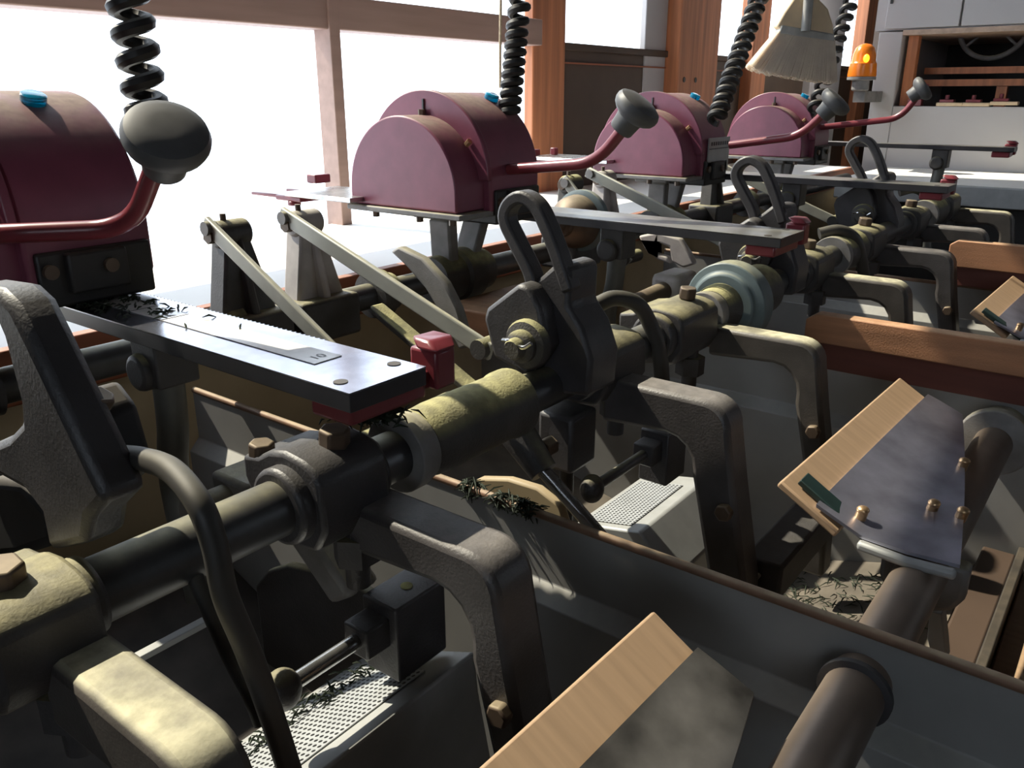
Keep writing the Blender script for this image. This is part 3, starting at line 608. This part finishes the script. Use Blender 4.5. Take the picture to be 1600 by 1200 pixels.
# ================================================================ LOWER SHAFT AND PADDLES
PY, PZ = .108, -.424
t = thing('paddle_shaft', 'round lower shaft carrying the wooden paddles at right', 'shaft', (1.0, PY, PZ))
MB().cyl((-.1, PY, PZ), (3.0, PY, PZ), .0225, n=32).build('shaft_rod', mat('warm_shaft', (.24, .185, .145), .45, .35, 0, var=.35, scale=8), t)
m = MB().lathe((.558, PY, PZ), (1, 0, 0), [(.0225, 0), (.0275, .001), (.0275, .006), (.0225, .007)], 30); m.build('seal_ring', IRONC, t)
MB().yz(.79, [(.070, -.412), (.070, -.445), (.078, -.460), (.095, -.468), (.121, -.468), (.138, -.460), (.146, -.445), (.146, -.412)], .022).build('boss', GREYC, t, bev=.005)
for x, br_ in ((1.16, .044),):
    MB().lathe((x, PY, PZ), (1, 0, 0), [(.0225, -.006), (br_, -.004), (br_, .012), (.0335, .016), (.0335, .06 if x > 1 else .03), (.0225, .062 if x > 1 else .032)], 32).build('boss', GREYC if x > 1 else IRONC, t, bev=.002)
def paddle(dx, label, pm, dy=0, dz=0, ln=.382):
    t = thing('sweep_paddle', label, 'paddle', (.76 + dx, .15, -.42), 'wooden sweep paddles on the lower shaft')
    xa, xb = .738 + dx, .738 + dx + ln
    d = V((0, .207 - .245, -.388 + .365)).normalized(); n = V((0, d.z, -d.y)); n = n if n.z > 0 else -n
    def S(x, k, q): return V((x, .238 + dy, -.355 + dz)) + d * k + n * q + V((0, -.015, .007)) * ((x - xa) / .382)
    MB().prism([S(xa, 0, 0), S(xb, 0, 0), S(xb, .070, 0), S(xa, .070, 0)], n * -.008).build('wood_slab', SLAB, t, bev=.002)
    # steel cover plate (bent sheet)
    rows = []
    near = [(.0, .203, -.3735), (.0, .160, -.3920), (.0, .118, -.3945), (.0, .075, -.3925)]
    mid = [(.50, .196, -.3700), (.50, .164, -.382), (.50, .134, -.388), (.50, .106, -.390)]
    far = [(1.0, .187, -.3665), (1.0, .172, -.372), (1.0, .158, -.378), (1.0, .144, -.384)]
    q1 = [[(k + (b[0] - a[0]) * 0 + 0) for k in ()] for a, b in ()]
    G = []
    for k in range(9):
        f = k / 8; row = []
        for a, b, c in zip(near, mid, far):
            A, B, Cc = V(a[1:] + (0,)), V(b[1:] + (0,)), V(c[1:] + (0,))
            p = A * (1 - f) * (1 - f) + (B * 2 - (A + Cc) * .5) * 2 * f * (1 - f) + Cc * f * f
            row.append(V((xa + .004 + f * (ln - .004), p.x + dy, p.y + dz + .003)))
        G.append(row)
    mp = MB(); vs = [p for r in G for p in r] + [p + V((0, 0, -.0035)) for r in G for p in r]; N = 36; fs = []
    for i in range(8):
        for j in range(3):
            a = i * 4 + j; fs += [(a, a + 1, a + 5, a + 4), (N + a, N + a + 4, N + a + 5, N + a + 1)]
    for i in range(8): fs += [(i * 4, i * 4 + 4, N + i * 4 + 4, N + i * 4), (i * 4 + 3, N + i * 4 + 3, N + i * 4 + 7, i * 4 + 7)]
    for j in range(3): fs += [(j, N + j, N + j + 1, j + 1), (32 + j, 33 + j, N + 33 + j, N + 32 + j)]
    mp.add(vs, fs); pl = mp.build('cover_plate', pm, t)
    MB().strip([S(xa + .020, .012, .0045) + V((.004, 0, 0)), S(xa + .020, .112, .0045) + V((.004, 0, 0))], (1, 0, 0), .022, n, .006).build('clamp_strip', STRIP, t, bev=.001)
    for (kx, y, z) in ((.226, .115, -.387), (.100, .119, -.388), (.030, .168, -.382), (.100, .093, -.388)):
        p = V((xa + kx, y + dy, z + dz)); MB().cyl(p - V((0, 0, .004)), p + V((-.002, -.002, .006)), .0055, n=12).ell(p + V((-.002, -.002, .007)), .006, .006, .004).build('screw', GOLD, pl)
    MB().strip([V((xa, .160 + dy, -.397 + dz)), V((xa, .118 + dy, -.400 + dz)), V((xa, .076 + dy, -.398 + dz))], (1, 0, 0), .010, (0, 0, 1), .009).build('end_lip', COVER, t, bev=.003)
    return t
paddle(0, 'wooden sweep paddle with bluish steel plate and brass screws at right', PLATE)
paddle(-.66, 'nearest wooden sweep paddle with dark stained plate at bottom centre', PLATED, .008, -.004, .39)
paddle(.84, 'far wooden sweep paddle at the right edge behind the brown board', PLATE, -.02, .006, .34)
# planks beyond the trough, low right
tag(MB().box((.60, .058, -.80), (1.19, .098, -.585)).build('side_board', DARKB, bev=.003), 'dark red board standing low beside the paddle shaft', 'board')
tag(MB().box((.60, .046, -.80), (1.19, .0575, -.572)).build('angle_rail', BLACK, bev=.002), 'dark rail edge in front of the pale plank at lower right', 'rail')
tag(MB().box((.60, -.30, -.62), (1.19, .0455, -.600)).build('plank', SLAB, bev=.003), 'pale wooden plank at the lower right corner', 'plank')
tag(MB().prism([(.80, .088, -.478), (.80, .099, -.478), (.80, .096, -.51), (.80, .088, -.53), (.80, .076, -.528), (.80, .080, -.51)], (.02, 0, 0)).build('sheet_tab', COVER, bev=.001), 'small white sheet tab below the paddle shaft', 'tab')

# ================================================================ COILED CABLES, ROPE, BROOM
def coil(p0, p1, r, tr, pitch, label):
    p0, p1 = V(p0), V(p1); L_ = (p1 - p0).length; ax = (p1 - p0).normalized(); a = V((1, 0, 0)); N = (a - ax * a.dot(ax)).normalized(); B = ax.cross(N); P = []
    s = 0; th = 0
    while s < L_:
        P.append(p0 + ax * s + (N * math.cos(th) + B * math.sin(th)) * r); th += 2 * math.pi / 16; s += pitch(s) / 16
    return tag(MB().tube(P, tr, 8).build('coiled_cable', BLACK), label, 'cable', 'coiled black cables hanging from the ceiling')
coil((.492, .86, -.06), (.437, .86, 1.60), .0155, .0078, lambda s: .018 if s < .05 else .0255, 'coiled black cable hanging behind the nearest grey knob')
coil((1.135, .88, -.035), (1.40, .88, 1.60), .0125, .0070, lambda s: .0150 if s < .14 else .021, 'tightly coiled black cable in front of the first wooden post')
coil((1.765, .80, -.052), (2.905, .80, 1.60), .0150, .0074, lambda s: .0195 + .02 * s, 'coiled black cable slanting up left of the hanging broom')
coil((2.515, .84, -.045), (3.65, .84, 1.60), .0165, .0078, lambda s: .036, 'loosely coiled thin cable right of the hanging broom')
tag(MB().tube([(1.72 + .002 * math.sin(i), 1.36, 1.6 - i * .066) for i in range(25)], .0035, 8).build('rope', ROPE), 'thin twisted rope hanging before the window', 'rope')

t = thing('broom', 'pale bristled broom hanging head down from above', 'broom', (2.06, .75, .06), None)
bc = V((2.06, .75, 0))
def br(a, z, d=0): return bc + RT * a + UP * z + FH * d
px2 = 2.01 / F
def bp(px, py, d=0): 
    r = RT * ((px - 800) / F) + UU * ((600 - py) / F) + FW; tt = (bc.dot(FH)) / r.dot(FH); r = r * tt; return r + FH * d
cap = [(1250, -8), (1272, -4), (1290, 15), (1298, 40), (1299, 58), (1222, 50), (1210, 42), (1222, 20), (1236, 0)]
MB().prism([bp(a, b, -.018) for a, b in cap], FH * .036).build('cap', STRAW, t, bev=.004)
MB().prism([bp(a, b, -.021) for a, b in [(1217, 40), (1299, 54), (1300, 67), (1212, 56)]], FH * .042).build('band', GREYP, t, bev=.003)
m = MB(); NB = 64
for d in (-.018, -.006, .006, .018):
    for i in range(NB):
        f = (i + .5) / NB; e = random.uniform(-2, 2); k = 1.35
        a0 = bp(1214 + f * 85, 50 + f * 13, d); b0 = bp(1169 + f * 133 + e, 104 + 27 * f ** .6 + random.uniform(-3, 2), d * k)
        m.tube([a0, a0 + (b0 - a0) * .5, b0], [.0030, .0042, .0046], 6)
m.build('bristles', BRIST, t)
MB().cyl(bp(1253, 50, -.026), bp(1253, -60, -.026) + UP * .75, .011, n=16).build('handle', GREYP, t)

# ================================================================ WHITE MACHINE AT THE FAR END
t = thing('white_machine', 'large white cabinet machine with dark open bay at upper right', 'machine', (4.5, .3, -1.45))
XM = 4.0
MB().box((XM, 1.0, -1.0), (XM + .9, 1.097, .252)).build('side_post', WPAINT, t, bev=.004)
MB().box((XM, -1.4, -.62), (XM + .03, .999, -.046)).build('lower_panel', WPAINT, t, bev=.004)
MB().box((XM + .031, -1.4, -.10), (XM + .9, .999, -.06)).build('bay_floor', COVER, t)
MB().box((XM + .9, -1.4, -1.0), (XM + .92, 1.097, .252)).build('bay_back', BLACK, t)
MB().box((XM, -.6, -.045), (XM + .9, .36, .25)).build('bay_wall', WOODD, t)
MB().box((XM - .012, -1.4, .236), (XM + .9, .999, .256)).build('bay_lintel', mat('lintel_wood', (.5, .36, .27), .5), t)
MB().box((XM + .04, .945, -.045), (XM + .09, .985, .235)).build('bay_post', WOOD, t)
MB().box((XM + .2, .42, .085), (XM + .25, .94, .112)).box((XM + .15, .42, .035), (XM + .22, .94, .062)).build('bay_rail', WOOD, t)
MB().box((XM + .16, .60, -.055), (XM + .20, .64, .034)).build('bay_leg', WOOD, t)
MB().tube([(XM + .35, .72 + .135 * math.cos(a), .285 + .135 * math.sin(a)) for a in [i * math.pi / 18 for i in range(37)]], .011, 10).tube([(XM + .35, .62, .20), (XM + .35, .82, .37)], .006).tube([(XM + .35, .82, .20), (XM + .35, .62, .37)], .006).build('hand_wheel', GREYC, t)
cb = MB().box((XM + .01, -1.4, .257), (XM + .9, 1.12, 1.5)).build('upper_cabinet', WPAINT, t)
MB().box((XM - .012, .79, .262), (XM + .009, 1.075, 1.45)).build('door', WPAINT, t, bev=.003)
MB().box((XM - .012, .30, .262), (XM + .009, .782, 1.45)).build('door', WPAINT, t, bev=.003)
MB().box((XM - .016, 1.055, .36), (XM - .0125, 1.065, .44)).build('hinge', BLACK, t)
MB().box((3.32, -1.4, -.372), (3.999, 1.0, -.302)).build('tray', COVER, t, bev=.004); MB().box((3.33, -1.4, -.3018), (3.999, .99, -.300)).build('tray_sheet', WHITE, t)
MB().box((3.40, -1.3, -1.45), (3.9, .9, -.373)).build('tray_base', BLACK, t)  # black colour stands for the shadow strip below the tray
for (y, z, k, lab) in ((.925, -.045, 0, 'small red clamp knob lying on the white machine ledge, leftmost'), (.80, -.045, 1, 'cream and red clamp on the white machine ledge, second from left'), (.70, -.045, 1, 'cream and red clamp on the white machine ledge, third from left'), (.60, -.04, 1, 'cream and red clamp on the white machine ledge, rightmost')):
    tt = thing('ledge_clamp', lab, 'clamp', (XM + .02, y, z))
    if k: MB().box((XM + .0, y - .07, z), (XM + .05, y + .03, z + .014)).build('plate', STRAW, tt, bev=.003)
    MB().box((XM + .005, y - .035, z + (.0141 if k else 0)), (XM + .045, y + .02, z + .026)).cyl((XM + .025, y - .005, z + .026), (XM + .025, y - .005, z + .044), .008).build('clamp', MAROONB, tt, bev=.002)
# amber beacon
t = thing('beacon_lamp', 'orange beacon lamp on a grey bracket beside the white machine', 'lamp', (3.75, 1.10, .0))
c = V((3.75, 1.075, .070))
MB().lathe(c, UP, [(.055, 0), (.056, .005), (.052, .05), (.050, .052), (.046, .060), (.044, .085), (.036, .110), (.020, .123), (.001, .127)], 28).build('lens', ORANGE, t)
MB().ell(c + V((-.044, -.022, .068)), .010, .012, .016).build('bulb', GLOW, t)
MB().lathe(c, UP, [(.03, -.055), (.034, -.05), (.034, -.015), (.056, -.012), (.056, -.001)], 24).build('base', GREYC, t)
MB().box((3.74, 1.05, -.03), (3.999, 1.096, .014)).build('bracket', GREYC, t)

# ================================================================ TEA SCRAPS AND DUST CLUMPS
def scraps(name, n, fn, label, m=LEAF, r=(.004, .011)):
    b = MB()
    for _ in range(n):
        p = V(fn()); a = random.uniform(0, 6.28); l = random.uniform(*r); d = V((math.cos(a), math.sin(a), random.uniform(-.3, .5))) * l
        b.tube([p - d, p + V((0, 0, l * .3)), p + d], [.0004, .0011, .0004], 4)
    o = b.build(name, m); o['kind'] = 'stuff'; return tag(o, label, 'tea scraps')
scraps('tea_leaf', 170, lambda: (.435 + random.gauss(0, .012) - .01, SY - .004 + random.gauss(0, .010), SZ + .0445), 'dark green tea wisps on the second rocker arm clamp')
def rimp():
    y = random.choice([.50, .46, .43]) + random.gauss(0, .007); a = random.uniform(0, 6.28); return (.583 + .006 * math.cos(a), y, -.383 + .007 * math.sin(a))
scraps('tea_leaf', 220, rimp, 'dark tea wisps wound round the rusty trough rim')
scraps('tea_leaf', 260, lambda: (random.uniform(.372, .435), .93 - abs(random.gauss(0, .10)), -.1988), 'tea wisps lying on the shaded half of the big shiny beam', LEAF, (.003, .008))
scraps('tea_leaf', 160, lambda: (random.uniform(.19, .40), .462 + random.gauss(0, .006), -.468 + random.gauss(0, .003) + .0), 'tea wisps lying along the nearest perforated cover', LEAF, (.003, .007))
def bedp():
    y = random.uniform(.12, .34); return (random.uniform(.62, 1.15), y, -.617 - .10 * math.sin(math.pi * (y - .105) / .84))
scraps('tea_leaf', 900, bedp, 'tea scraps on the bed of the second trough', LEAF, (.004, .012))
